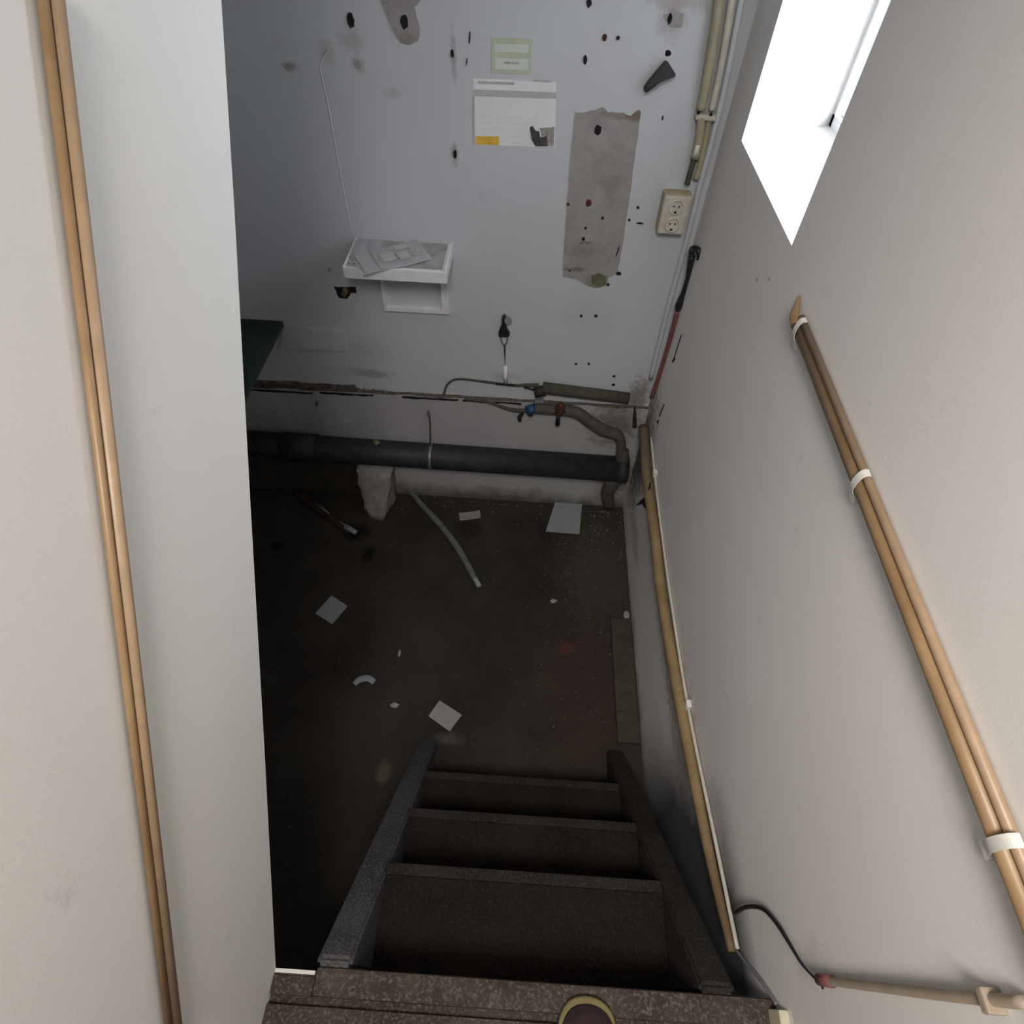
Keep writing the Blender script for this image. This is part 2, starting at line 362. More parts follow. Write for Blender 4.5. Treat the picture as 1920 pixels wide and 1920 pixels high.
box(bm, (fx, yn2, z02), (xo, yn2 + 0.05, z12)); box(bm, (fx, yf2 - 0.035, z02), (xo, yf2, z12))
box(bm, (fx, yn2, z02), (xo, yf2, z02 + 0.03)); box(bm, (fx, yn2, z12 - 0.05), (xo, yf2, z12)); box(bm, (fx, yn2, 1.42), (xo, yf2, 1.46))
wn = struct('window_1', bm, M['frame'])
link('pane', bx((xo - 0.018, yn2 + 0.04, z02 + 0.03), (xo - 0.014, yf2 - 0.03, z12 - 0.05)), M['glass'], wn)
# partition on the left with its sloping free edge (same slope as the stair, rising away)
s0, s1 = (0.013, -0.005), (0.955, 1.263)
k = (s1[1] - s0[1]) / (s1[0] - s0[0]); yt = s0[0] + (CZ - s0[1]) / k
bm = prism(bmesh.new(), [(XL, -1.6, -0.10), (XL, s0[0], -0.10), (XL, s0[0], s0[1]), (XL, 0.30, 0.375), (XL, 0.563, 0.731), (XL, 0.812, 1.064), (XL, s1[0], s1[1]), (XL, yt, CZ), (XL, -1.6, CZ)], (-0.09, 0, 0))
wl = struct('wall_left', bm, M['partition'])
struct('wall_far_left', bx((-2.36, -0.05, FZ - 0.05), (-2.3, YB + 0.1, CZ)), M['plain'])
struct('wall_under_landing', bx((-2.3, -0.12, FZ - 0.05), (XR, -0.06, -0.10)), M['plain'])
struct('wall_near_left', bx((-2.3, -0.12, -0.10), (XL - 0.09, -0.06, CZ)), M['plain'])
struct('wall_rear', bx((XL - 0.1, -1.66, -0.10), (XR + 0.32, -1.6, CZ)), M['plain'])
struct('ceiling', bx((-2.36, -1.66, CZ), (0.95, YB + 0.12, CZ + 0.08)), M['ceiling'])
# rounded chase / fold of thicker plaster on the back wall and the painted-over panels
bm = bmesh.new()
pl = [(-0.629, 2.062, 0.941), (-0.659, 2.062, 0.907), (-0.664, 2.062, 0.879), (-0.660, 2.062, 0.798), (-0.661, 2.062, 0.664), (-0.660, 2.062, 0.532), (-0.659, 2.062, 0.419)]
tube(bm, [Vector(p) + Vector((0.006, 0.005, 0)) for p in pl], 0.006, seg=10); link('plaster_ridge', bm, M['back'], wb, True)
bm = bmesh.new(); prism(bm, [(-1.004, 2.062, 0.006), (-0.758, 2.062, 0.002), (-0.760, 2.062, -0.091), (-1.041, 2.062, -0.089)], (0, -0.012, 0)); link('painted_over_panel', bm, M['back'], wb)
# bare plaster patches
def patch(name, pts, mat, amp=0.003, th=0.0025, parent=None, sub=6):
    return link(name, prism(bmesh.new(), ragged(pts, amp, sub), (0, -th, 0)), mat, parent or wb)
patch('plaster_patch', [(0.095, 2.062, 0.816), (0.147, 2.062, 0.824), (0.174, 2.062, 0.836), (0.192, 2.062, 0.823), (0.239, 2.062, 0.822), (0.260, 2.062, 0.815), (0.279, 2.062, 0.832), (0.290, 2.062, 0.830), (0.295, 2.062, 0.696), (0.301, 2.062, 0.531), (0.305, 2.062, 0.381), (0.303, 2.062, 0.317), (0.276, 2.062, 0.298), (0.268, 2.062, 0.264), (0.230, 2.062, 0.253), (0.195, 2.062, 0.264), (0.157, 2.062, 0.285), (0.107, 2.062, 0.292), (0.101, 2.062, 0.370), (0.098, 2.062, 0.520), (0.094, 2.062, 0.686)], M['plaster'], 0.0015)
patch('plaster_patch', [(-0.457, 2.062, 1.072), (-0.331, 2.062, 1.077), (-0.366, 2.062, 1.043), (-0.354, 2.062, 0.997), (-0.364, 2.062, 0.972), (-0.392, 2.062, 0.961), (-0.415, 2.062, 0.965), (-0.432, 2.062, 0.997), (-0.449, 2.062, 1.031)], M['plaster'], 0.002)
patch('plaster_patch', [(0.306, 2.062, 1.053), (0.327, 2.062, 1.070), (0.358, 2.062, 1.057), (0.359, 2.062, 1.030), (0.325, 2.062, 1.033)], M['plaster'], 0.002)
patch('mould_patch', [(0.209, 2.062, 0.303), (0.239, 2.062, 0.313), (0.268, 2.062, 0.302), (0.269, 2.062, 0.272), (0.243, 2.062, 0.258), (0.217, 2.062, 0.273)], M['olivespot'], 0.002, 0.004)
def hole(c, r=0.006, sx=1.0, mat='hole', off=0.0032, tilt=0.0):
    c = Vector(c); pts = []
    for i in range(14):
        a = 2 * PI * i / 14; q = r * random.uniform(0.85, 1.15)
        x, z = q * sx * math.cos(a), q * math.sin(a)
        pts.append(c + Vector((x * math.cos(tilt) - z * math.sin(tilt), 0, x * math.sin(tilt) + z * math.cos(tilt))))
    return link('drill_hole', prism(bmesh.new(), pts, (0, -off, 0)), M[mat], wb)
for args in [((-0.547, 2.062, 1.010), 0.017, 0.62), ((-0.398, 2.062, 1.012), 0.017, 0.62), ((0.103, 2.062, 1.073), 0.010, 0.7), ((0.108, 2.062, 0.948), 0.010, 0.6), ((0.155, 2.062, 1.000), 0.008, 0.8, 'rust'),
             ((0.192, 2.062, 1.001), 0.005), ((0.323, 2.062, 1.048), 0.012, 0.5), ((0.336, 2.062, 0.973), 0.007, 1.2), ((0.356, 2.062, 0.815), 0.006, 0.4), ((0.333, 2.062, 0.552), 0.0045), ((0.312, 2.062, 0.510), 0.0045),
             ((0.350, 2.062, 0.501), 0.0028, 4.0), ((0.168, 2.062, 0.559), 0.012, 0.8, 'rust', 0.005), ((0.100, 2.062, 0.551), 0.005, 1.2, 'rust', 0.004), ((0.221, 2.062, 0.512), 0.005, 1, 'hole', 0.004), ((0.168, 2.062, 0.475), 0.005, 0.8, 'hole', 0.004),
             ((0.165, 2.062, 0.437), 0.0065, 1, 'hole', 0.004), ((0.168, 2.062, 0.774), 0.014, 0.8, 'hole', 0.005), ((0.308, 2.062, 0.317), 0.006, 1.6, 'hole', 0.005), ((0.277, 2.062, 0.271), 0.005, 1, 'hole', 0.006),
             ((0.130, 2.062, 0.317), 0.0035, 1, 'hole', 0.004), ((0.291, 2.062, 0.400), 0.022, 0.1, 'hole', 0.004, -0.15), ((0.194, 2.062, 0.133), 0.0055), ((0.250, 2.062, 0.137), 0.0062), ((0.199, 2.062, -0.094), 0.0048, 1.2), ((0.252, 2.062, -0.090), 0.005, 1.2), ((0.366, 2.062, -0.146), 0.005, 1.3), ((0.371, 2.062, -0.191), 0.006, 1.3),
             ((-0.273, 2.062, 0.686), 0.012, 0.5), ((-0.269, 2.062, 0.946), 0.010, 0.45), ((-0.218, 2.062, 0.985), 0.014, 0.15, 'hole', 0.002, -0.1), ((-0.228, 2.062, 0.929), 0.010, 0.15, 'hole', 0.002, -0.15), ((-0.543, 2.062, 0.910), 0.010, 0.8, 'plaster'), ((-0.743, 2.062, 0.895), 0.010, 1.3, 'plaster'), ((-0.761, 2.062, 0.267), 0.006, 1, 'plaster'), ((-0.944, 2.062, -0.371), 0.009, 0.7, 'debris', 0.045)]:
    hole(*args)

# crumbs of plaster along the ledge, uncountable
bm = bmesh.new()
for i in range(420):
    x = random.uniform(-1.9, 0.05) if i % 3 else random.uniform(-1.25, -0.6); s = random.uniform(0.003, 0.012) * (1 if x < -0.6 else 0.5)
    c = Vector((x, YB - random.uniform(0.0, 0.022), ledge(x) + 0.002 + s * 0.3))
    vs = [bm.verts.new(c + Vector((random.uniform(-1, 1), random.uniform(-0.7, 0.7), random.uniform(-0.5, 0.6))) * s) for _ in range(6)]
    bmesh.ops.convex_hull(bm, input=vs)
tag(link('plaster_crumbs', bm, M['debris']), 'crumbled plaster lying along the narrow ledge of the back wall', 'rubble', kind='stuff')
# a row of broken plaster chunks above the ledge on the left
bm = bmesh.new()
pts = []
xs = [-1.9 + i * 0.03 for i in range(39)]
up_ = [Vector((x, YB, ledge(x) + 0.026 + 0.014 * noise.noise(Vector((x * 9, 0, 3))))) for x in xs]
dn_ = [Vector((x, YB, ledge(x) + 0.003 * noise.noise(Vector((x * 20, 5, 3))))) for x in xs[::-1]]
prism(bm, up_ + dn_, (0, -0.004, 0)); link('broken_plaster_edge', bm, M['debris'], wb)
bm = bmesh.new()
for a, b in [(-1.5, -0.95), (-0.92, -0.68), (-0.55, -0.30), (-0.28, -0.02)]:
    n_ = 12
    upp = [Vector((a + (b - a) * i / n_, YB - 0.0275, ledge(a) - 0.001 + random.uniform(-0.001, 0.002))) for i in range(n_ + 1)]
    dnn = [Vector((a + (b - a) * (n_ - i) / n_, YB - 0.0275, ledge(a) - 0.010 + random.uniform(-0.003, 0.004))) for i in range(n_ + 1)]
    prism(bm, upp + dnn, (0, -0.002, 0))
link('crack', bm, M['hole'], wb)

# ---------------------------------------------------------------- staircase
st = thing('staircase', 'steep dark flight of steps going down from the landing to the basement floor', 'staircase', (0.07, 0.4, FZ))
ys = [0.020, 0.232, 0.410, 0.582, 0.758]; zs = [0.0, -0.243, -0.487, -0.731, -0.975]
def stringer(x0, x1, mat, drop=0.10, lift=0.010):
    pts = [(x0, 0.0205, 0.0)] + [(x0, 0.036, 0.0), (x0, 0.775, FZ), (x0, 0.66, FZ)] + [(x0, 0.020, -0.36)]
    bm = prism(bmesh.new(), pts, (x1 - x0, 0, 0)); bmesh.ops.bevel(bm, geom=bm.edges[:], offset=0.006, segments=2, affect='EDGES')
    return link('stringer', bm, mat, st)
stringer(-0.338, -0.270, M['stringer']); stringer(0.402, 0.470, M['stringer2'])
for i in range(1, 4):
    y0, y1, z = ys[i - 1], ys[i], zs[i]
    bm = bx((-0.275, y0 - 0.012, z - 0.035), (0.405, y1 - 0.024, z))
    tr = link('tread', bm, M['tread'], st)
    link('nosing', bx((-0.275, y1 - 0.0235, z - 0.035), (0.405, y1 + 0.004, z + 0.002), 0.007), M['nosing'], tr)
for i in range(4):
    y = ys[i] - 0.012; link('riser', bx((-0.275, y - 0.012, zs[i + 1]), (0.405, y, zs[i] - (0.036 if i else 0.10))), M['tread'], st)

# ---------------------------------------------------------------- fixtures on the right wall
def conduit_pair(name, label, pa, pb, n, sep, r, ct, dxs, hook=False, side=1, mats=('tube', 'tube_light'), group=None):
    pa, pb = Vector(pa), Vector(pb); d = (pb - pa).normalized()
    t = thing(name, label, 'conduit', tuple(pa), group)
    nrm = Vector(n); s = nrm.cross(d).normalized() * side
    link('tube', tb([pa, pb], r, sm=False, seg=20), M[mats[0]], t, True)
    link('tube', tb([pa + s * sep * 0.88 - nrm * (0.36 * r), pb + s * sep * 0.88 - nrm * (0.36 * r)], r * 0.64, sm=False, seg=20), M[mats[1]], t, True)
    for q in dxs:
        c = pa + d * q
        bm = bmesh.new(); ring = []
        for i in range(17):
            a = PI * i / 16
            ring.append(c + s * (sep / 2) + s * math.cos(a) * (sep / 2 + r + 0.003) + nrm * (math.sin(a) ** 0.6 * (r + 0.003)))
        inner = [c + s * (sep / 2) + (p - c - s * (sep / 2)) * 0.93 for p in ring][::-1]
        prism(bm, [p - d * 0.007 for p in ring + inner], d * 0.014); cl = link('clamp', bm, M['clip'], t)
        bm = bmesh.new(); f = c - s * (r + 0.010) - nrm * r
        prism(bm, [f - d * 0.009, f - d * 0.009 - s * 0.012, f + d * 0.009 - s * 0.012, f + d * 0.009], nrm * 0.010); link('clamp_foot', bm, M['clip'], cl)
    return t
xw = XR - 0.013
ct = conduit_pair('conduit_pair', 'two beige tubes clamped side by side along the right wall below the window', (xw, 1.075, 0.775), (xw, -0.30, 0.748), (-1, 0, 0), 0.0185, 0.0105, None, (0.03, 0.425, 0.925), side=1)
bm = tb([(xw, 1.073, 0.776), (xw - 0.003, 1.090, 0.782), (xw, 1.105, 0.793), (xw + 0.006, 1.128, 0.806)], 0.008, radii=[0.0105, 0.010, 0.007, 0.002]); link('torn_end', bm, M['tube'], ct, True)
# horizontal painted pipes low on the right wall
pth = [(0.523, 1.967, -0.336), (0.523, 1.687, -0.375), (0.523, 1.398, -0.358), (0.523, 1.141, -0.365), (0.523, 0.709, -0.301), (0.523, 0.322, -0.221), (0.523, 0.097, -0.150)]
t = thing('ochre_pipe', 'ochre stained pipe running low along the right wall, rising towards the stair top', 'pipe', (0.523, 1.0, -0.4))
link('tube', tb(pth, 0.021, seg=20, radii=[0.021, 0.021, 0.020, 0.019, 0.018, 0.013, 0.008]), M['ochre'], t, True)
t2 = thing('white_pipe', 'thin white pipe just above the ochre pipe on the right wall', 'pipe', (0.538, 1.0, -0.37))
pth2 = [(0.538, 1.861, -0.298), (0.538, 1.634, -0.314), (0.538, 1.370, -0.320), (0.538, 1.111, -0.314), (0.538, 0.703, -0.281), (0.538, 0.319, -0.200), (0.538, 0.103, -0.154)]
link('tube', tb(pth2, 0.0048, seg=12), M['cream'], t2, True)
for p in ((0.537, 1.662, -0.307), (0.537, 0.697, -0.274)):
    link('clip', bx(Vector(p) - Vector((0.008, 0.012, 0.014)), Vector(p) + Vector((0.0075, 0.012, 0.014)), 0.004), M['clip'], t2)
# dark slots and scuffs in the lower right wall
for a, b, r in [((0.545, 1.878, 0.197), (0.545, 1.886, 0.089), 0.0030), ((0.545, 1.872, 0.099), (0.545, 1.888, 0.073), 0.005), ((0.545, 1.836, -0.093), (0.545, 1.853, -0.170), 0.0035), ((0.545, 1.851, -0.191), (0.545, 1.847, -0.202), 0.006)]:
    link('wall_crack', tb([Vector(a), Vector(b)], r, sm=False, seg=8), M['hole'], wr)
tr_ = [(0.544, 1.681, -0.469), (0.544, 1.729, -0.539), (0.544, 1.804, -0.682), (0.544, 1.718, -0.567), (0.544, 1.658, -0.523)]
link('torn_hole', prism(bmesh.new(), tr_, (-0.003, 0, 0)), M['hole'], wr)
link('torn_hole', prism(bmesh.new(), [(0.500, 1.570, -0.262), (0.500, 1.563, -0.295), (0.500, 1.546, -0.273), (0.500, 1.559, -0.247)], (-0.002, 0, 0)), M['hole'], t)
for p, r in [((0.545, 1.386, 0.693), 0.004), ((0.545, 1.317, 0.735), 0.003), ((0.545, 1.436, -0.242), 0.004)]:
    link('wall_mark', prism(bmesh.new(), [Vector(p) + Vector((0, r * math.cos(a), r * 1.3 * math.sin(a))) for a in [i * PI / 4 for i in range(8)]], (-0.0015, 0, 0)), M['plaster'], wr)
# white painted pipe in the corner
link('corner_pipe', tb([(0.493, 2.042, 1.129), (0.510, 2.042, 0.923), (0.514, 2.042, 0.774), (0.513, 2.042, 0.636), (0.516, 2.042, 0.424), (0.514, 2.042, 0.148), (0.518, 2.042, -0.133)], 0.009, seg=12), M['back'], None, True)
tag(bpy.data.objects['corner_pipe'], 'thin white painted pipe in the corner of back and right walls', 'pipe')
# black and red rod fixed to the right wall by a small elbow
rd = thing('stop_rod', 'black and dull red rod hanging from a small elbow in the corner below the socket', 'rod', (0.50, 1.95, 0.4))
A = [(0.533, 1.985, 0.436), (0.540, 1.985, 0.358), (0.540, 1.985, 0.307), (0.538, 1.985, 0.271), (0.535, 1.985, 0.227)]
link('black_section', tb(A, 0.008, seg=12, radii=[0.012, 0.011, 0.009, 0.009, 0.010, 0.010, 0.013, 0.015, 0.009]), M['black'], rd, True)
link('red_section', tb([(0.535, 1.985, 0.225), (0.538, 1.990, 0.066), (0.538, 2.000, -0.071), (0.534, 2.010, -0.206)], 0.0085, seg=12), M['red'], rd, True)
link('elbow', tb([(0.534, 1.985, 0.432), (0.527, 1.985, 0.458), (0.533, 1.957, 0.475), (0.543, 1.943, 0.470), (0.543, 1.937, 0.447)], 0.009, seg=12, radii=[0.010, 0.010, 0.011, 0.010, 0.004]), M['black'], rd, True)
# vertical cream conduits above the socket
vc = thing('corner_conduit', 'stained cream conduit pair running down the corner to the double socket', 'conduit', (0.48, 2.03, 0.9))
link('tube', tb([(0.432, 2.032, 1.128), (0.444, 2.032, 1.031), (0.453, 2.032, 0.923), (0.456, 2.032, 0.851)], 0.014, seg=16), M['oldcream'], vc, True)
link('tube', tb([(0.466, 2.040, 1.128), (0.478, 2.040, 1.030), (0.487, 2.040, 0.922), (0.489, 2.040, 0.850)], 0.010, seg=16), M['cream'], vc, True)
link('tube', tb([(0.464, 2.034, 0.833), (0.473, 2.034, 0.775), (0.474, 2.034, 0.721)], 0.013, seg=16), M['oldcream'], vc, True)
link('tube', tb([(0.488, 2.040, 0.832), (0.493, 2.040, 0.773), (0.496, 2.040, 0.699), (0.493, 2.040, 0.660)], 0.009, seg=16), M['oldcream'], vc, True)
cp = Vector((0.480, 2.062, 0.832)); bm = bx(cp + Vector((-0.034, -0.040, -0.007)), cp + Vector((0.026, -0.001, 0.008)), 0.005); link('clamp', bm, M['cream'], vc)
for q in ((1311, (0.448, 2.019, 0.847)), (1333, (0.486, 2.019, 0.844))): link('screw', disc(q[1], 0.0045, (0, -1, 0)), M['hole'], vc)
link('cable', tb([(0.472, 2.034, 0.724), (0.471, 2.034, 0.688), (0.470, 2.036, 0.644)], 0.009, seg=12), M['olive'], vc, True)
link('sleeve', tb([(0.471, 2.022, 0.761), (0.470, 2.022, 0.729)], 0.007, sm=False, seg=12), M['clip'], vc, True)
# double socket
s = thing('wall_socket', 'yellowed double power socket in the corner of the back wall', 'socket', (0.46, YB, 0.56))
sx0, sx1, sz0, sz1 = 0.402, 0.492, 0.492, 0.618; sd = 0.055
link('housing', bx((sx0, YB - sd + 0.012, sz0), (sx1, YB, sz1), 0.008), M['yellowed'], s)
link('faceplate', bx((sx0 + 0.002, YB - sd, sz0 + 0.002), (sx1 - 0.002, YB - sd + 0.014, sz1 - 0.002), 0.006), M['cream'], s)
for zc in (0.527, 0.583):
    c = Vector((0.5 * (sx0 + sx1), YB - sd - 0.0005, zc))
    bm = bmesh.new(); seg = 28
    ro = [c + Vector((math.cos(2 * PI * i / seg) * 0.0235, -0.004, math.sin(2 * PI * i / seg) * 0.0235)) for i in range(seg)]
    ri = [c + Vector((math.cos(2 * PI * i / seg) * 0.0200, -0.004, math.sin(2 * PI * i / seg) * 0.0200)) for i in range(seg)]
    rb = [c + Vector((math.cos(2 * PI * i / seg) * 0.0195, 0.0, math.sin(2 * PI * i / seg) * 0.0195)) for i in range(seg)]
    rf = [c + Vector((math.cos(2 * PI * i / seg) * 0.0245, 0.0, math.sin(2 * PI * i / seg) * 0.0245)) for i in range(seg)]
    L = [[bm.verts.new(p) for p in r_] for r_ in (rf, ro, ri, rb)]
    for a_ in range(3):
        for i in range(seg): bm.faces.new((L[a_][i], L[a_][(i + 1) % seg], L[a_ + 1][(i + 1) % seg], L[a_ + 1][i]))
    oc = link('outlet', bm, M['cream'], s, True)
    link('outlet_well', disc(c, 0.0195, (0, -1, 0), 0.0008), M['cream'], oc)
    for dx in (-0.0085, 0.0085): link('pin_hole', disc(c + Vector((dx, -0.001, 0.003)), 0.0028, (0, -1, 0), 0.001, 10), M['hole'], oc)
    link('earth_contact', bx(c + Vector((-0.004, -0.002, -0.019)), c + Vector((0.004, -0.0005, -0.013))), M['hole'], oc)
# black flex looping over the right wall and the conduit beside the landing
bc = [(0.533, 0.166, -0.121), (0.533, 0.170, -0.041), (0.533, 0.159, 0.048), (0.533, 0.131, 0.106), (0.533, 0.098, 0.147), (0.533, 0.069, 0.181), (0.533, 0.051, 0.215), (0.533, 0.041, 0.241), (0.533, 0.033, 0.246)]
tag(link('black_flex', tb(bc, 0.0035, seg=10, radii=[0.0045, 0.0045, 0.0045, 0.004, 0.0028, 0.002, 0.002, 0.002]), M['black'], None, True), 'black flex arching over the right wall beside the top step', 'cable')
g1 = [(0.539, 0.114, -0.191), (0.539, 0.083, -0.126), (0.539, 0.055, -0.060), (0.539, 0.031, -0.014), (0.539, 0.011, 0.018)]
tag(link('grey_cable', tb(g1, 0.0035, seg=10), M['greydisc'], None, True), 'thin grey cable along the foot of the right wall at the landing edge', 'cable')
vt = thing('upright_conduit', 'dull brown upright conduit on the right wall beside the landing, blurred at lower right', 'conduit', (0.53, 0.03, 0.6))
link('tube', tb([(0.533, 0.044, 0.251), (0.533, 0.035, 0.413), (0.533, 0.026, 0.580), (0.533, 0.021, 0.704)], 0.0062, seg=16), M['conduit_brown'], vt, True)
link('end_cap', tb([(0.533, 0.045, 0.240), (0.533, 0.042, 0.284)], 0.0085, sm=False, seg=16), M['red'], vt, True)
link('clamp', bx(Vector((0.533, 0.024, 0.649)) - Vector((0.010, 0.014, 0.006)), Vector((0.533, 0.024, 0.649)) + Vector((0.012, 0.010, 0.006)), 0.003), M['conduit_brown'], vt)
struct('baseboard_right', bx((0.527, -1.5, 0.0), (XR, 0.004, 0.055), 0.003), M['skirting'])

# ---------------------------------------------------------------- left partition conduit pair
pa = Vector((-0.405, 0.621, 1.339)); pb = Vector((-0.405, -0.072, 0.398))
cp_ = conduit_pair('conduit_pair', 'two beige tubes slanting down the white partition on the left', pa, pb, (1, 0, 0), 0.0125, 0.0068, None, (), side=-1, mats=('tube_light', 'tube'))

# ---------------------------------------------------------------- shelf and leaflets
sh = thing('wall_shelf', 'small white shelf on the back wall with leaflets lying on it', 'shelf', (-0.467, YB, 0.37))
link('board', bx((-0.633, 1.872, 0.374), (-0.303, YB, 0.390), 0.002), M['whitewood'], sh)
link('dusty_surface', bx((-0.625, 1.885, 0.3901), (-0.310, YB - 0.002, 0.3912)), M['dustytop'], sh)
link('front_lip', bx((-0.636, 1.864, 0.352), (-0.300, 1.872, 0.394), 0.002), M['whitewood'], sh)
link('side_lip', bx((-0.302, 1.864, 0.352), (-0.294, YB, 0.396), 0.002), M['whitewood'], sh)
link('side_lip', bx((-0.643, 1.864, 0.352), (-0.635, YB, 0.394), 0.002), M['whitewood'], sh)
bm = bmesh.new(); y0, y1 = YB - 0.020, YB
box(bm, (-0.345, y0, 0.118), (-0.318, y1, 0.352)); box(bm, (-0.560, y0, 0.118), (-0.345, y1, 0.132)); box(bm, (-0.572, y0, 0.118), (-0.560, y1, 0.352))
link('bracket_frame', bm, M['whitewood'], sh)
# leaflets
def leaflet(name, label, cs, z, pic):
    cs = [Vector((p[0], min(p[1], YB - 0.004), z)) for p in cs]
    o = thing(name, label, 'leaflet', tuple(sum(cs, Vector()) / 4))
    bm = bmesh.new(); n_ = 10; V = []
    for i in range(n_ + 1):
        row = []
        for j in range(n_ + 1):
            u, v = i / n_, j / n_
            p = (cs[0] * (1 - u) + cs[1] * u) * (1 - v) + (cs[3] * (1 - u) + cs[2] * u) * v
            p = p + Vector((0, 0, 0.004 * (u ** 3) + 0.003 * abs(math.sin(u * 5 + v))))
            row.append(bm.verts.new(p))
        V.append(row)
    for i in range(n_):
        for j in range(n_): bm.faces.new((V[i][j], V[i + 1][j], V[i + 1][j + 1], V[i][j + 1]))
    bmesh.ops.solidify(bm, geom=bm.faces[:], thickness=0.0012)
    link('sheet', bm, M['paper'], o)
    def P(u, v, dz=0.009): 
        p = (cs[0] * (1 - u) + cs[1] * u) * (1 - v) + (cs[3] * (1 - u) + cs[2] * u) * v; return p + Vector((0, 0, 0.0045 + 0.004 * u ** 3))
    for (u0, v0, u1, v1, mt) in pic:
        pts = [P(u0, v0), P(u1, v0), P(u1, v1), P(u0, v1)]
        link('print', prism(bmesh.new(), ragged(pts, 0.0025, 4, 2), (0, 0, 0.0006)), M[mt], o)
    return o
leaflet('leaflet', 'creased printed leaflet lying on top on the white wall shelf', [(-0.562, 1.811, 0.398), (-0.347, 1.927, 0.398), (-0.422, 2.078, 0.398), (-0.631, 1.935, 0.398)], 0.3975,
        [(0.05, 0.06, 0.10, 0.94, 'header'), (0.27, 0.04, 0.31, 0.96, 'ink'), (0.36, 0.3, 0.55, 0.7, 'header'), (0.6, 0.25, 0.75, 0.6, 'header'), (0.8, 0.3, 0.93, 0.75, 'ink'), (0.62, 0.7, 0.8, 0.88, 'header')])
leaflet('leaflet', 'blank leaflet under the printed one at the left end of the wall shelf', [(-0.638, 1.866, 0.393), (-0.537, 1.860, 0.393), (-0.538, 2.052, 0.393), (-0.638, 2.056, 0.393)], 0.3922, [(0.1, 0.1, 0.4, 0.2, 'header')])

# ---------------------------------------------------------------- poster and sticker
po = thing('notice', 'white printed notice with a grey header bar and orange box on the back wall', 'notice', (-0.087, 2.062, 0.807))
def flat(name, pts, mat, parent, off, th=0.0008): return link(name, prism(bmesh.new(), [Vector(p) + Vector((0, -off, 0)) for p in pts], (0, -th, 0)), M[mat], parent)
flat('sheet', [(-0.211, 2.062, 0.889), (0.032, 2.062, 0.892), (0.041, 2.062, 0.720), (-0.211, 2.062, 0.715)], 'paper', po, 0.0)
flat('header_bar', [(-0.208, 2.062, 0.863), (0.033, 2.062, 0.866), (0.035, 2.062, 0.850), (-0.209, 2.062, 0.846)], 'header', po, 0.001)
flat('left_rule', [(-0.212, 2.062, 0.845), (-0.207, 2.062, 0.846), (-0.208, 2.062, 0.717), (-0.213, 2.062, 0.717)], 'header', po, 0.001)
flat('orange_box', [(-0.206, 2.062, 0.740), (-0.133, 2.062, 0.742), (-0.134, 2.062, 0.718), (-0.206, 2.062, 0.716)], 'orange', po, 0.001)
link('photo', prism(bmesh.new(), [Vector(p) + Vector((0, -0.001, 0)) for p in [(-0.040, 2.062, 0.772), (-0.031, 2.062, 0.776), (-0.022, 2.062, 0.764), (-0.010, 2.062, 0.762), (-0.006, 2.062, 0.746), (0.006, 2.062, 0.748), (0.015, 2.062, 0.755), (0.019, 2.062, 0.722), (-0.019, 2.062, 0.720), (-0.032, 2.062, 0.738)]], (0, -0.0012, 0)), M['photo'], po)
link('photo', prism(bmesh.new(), [Vector(p) + Vector((0, -0.001, 0)) for p in [(-0.009, 2.062, 0.771), (0.036, 2.062, 0.776), (0.037, 2.062, 0.723), (0.019, 2.062, 0.722), (0.015, 2.062, 0.753), (-0.001, 2.062, 0.748)]], (0, -0.0010, 0)), M['photo2'], po)
# handwriting-like heading and text rules (unreadable in the photograph)
def squiggle(name, a, b, h, mat, parent, off, words):
    a, b = Vector(a), Vector(b); bm = bmesh.new(); L_ = (b - a); n_ = 0
    x = 0.0
    for wl_ in words:
        k_ = int(wl_ * 60)
        for i in range(max(2, k_)):
            p = a + L_ * (x + wl_ * i / max(2, k_)); hh = h * random.uniform(0.5, 1.0)
            wdt = L_.length * wl_ / max(2, k_) * 0.55
            box(bm, (p.x, p.y - off - 0.0006, p.z - hh / 2), (p.x + wdt, p.y - off, p.z + hh / 2))
        x += wl_ + 0.05
    return link(name, bm, M[mat], parent)
squiggle('heading', (-0.197, 2.062, 0.881), (-0.085, 2.062, 0.882), 0.008, 'ink', po, 0.001, [0.95])
squiggle('heading', (-0.036, 2.062, 0.892), (0.020, 2.062, 0.892), 0.006, 'ink', po, 0.001, [0.9])
for i in range(6):
    y_ = 0.795 - i * 0.017
    squiggle('text_line', (-0.200, YB, y_), (-0.005, YB, y_ + 0.001), 0.003, 'rule', po, 0.0008, [0.22, 0.15, 0.3, 0.12])
sk = thing('sticker', 'square pale green bordered sticker above the notice on the back wall', 'sticker', (-0.099, 2.062, 0.949))
flat('sheet', [(-0.158, 2.062, 0.987), (-0.044, 2.062, 0.989), (-0.043, 2.062, 0.907), (-0.157, 2.062, 0.905)], 'sticker', sk, 0.0)
for q in ([(-0.158, 2.062, 0.987), (-0.044, 2.062, 0.989), (-0.043, 2.062, 0.975), (-0.158, 2.062, 0.974)], [(-0.157, 2.062, 0.955), (-0.044, 2.062, 0.957), (-0.043, 2.062, 0.944), (-0.157, 2.062, 0.941)], [(-0.157, 2.062, 0.915), (-0.043, 2.062, 0.917), (-0.043, 2.062, 0.907), (-0.157, 2.062, 0.905)], [(-0.158, 2.062, 0.974), (-0.149, 2.062, 0.975), (-0.147, 2.062, 0.915), (-0.157, 2.062, 0.915)], [(-0.052, 2.062, 0.975), (-0.045, 2.062, 0.975), (-0.043, 2.062, 0.917), (-0.051, 2.062, 0.917)]):
    flat('border_band', q, 'green_ink', sk, 0.0009, 0.0005 + 0.0002 * (abs((Vector(q[0]) - Vector(q[1])).length) < 0.03))
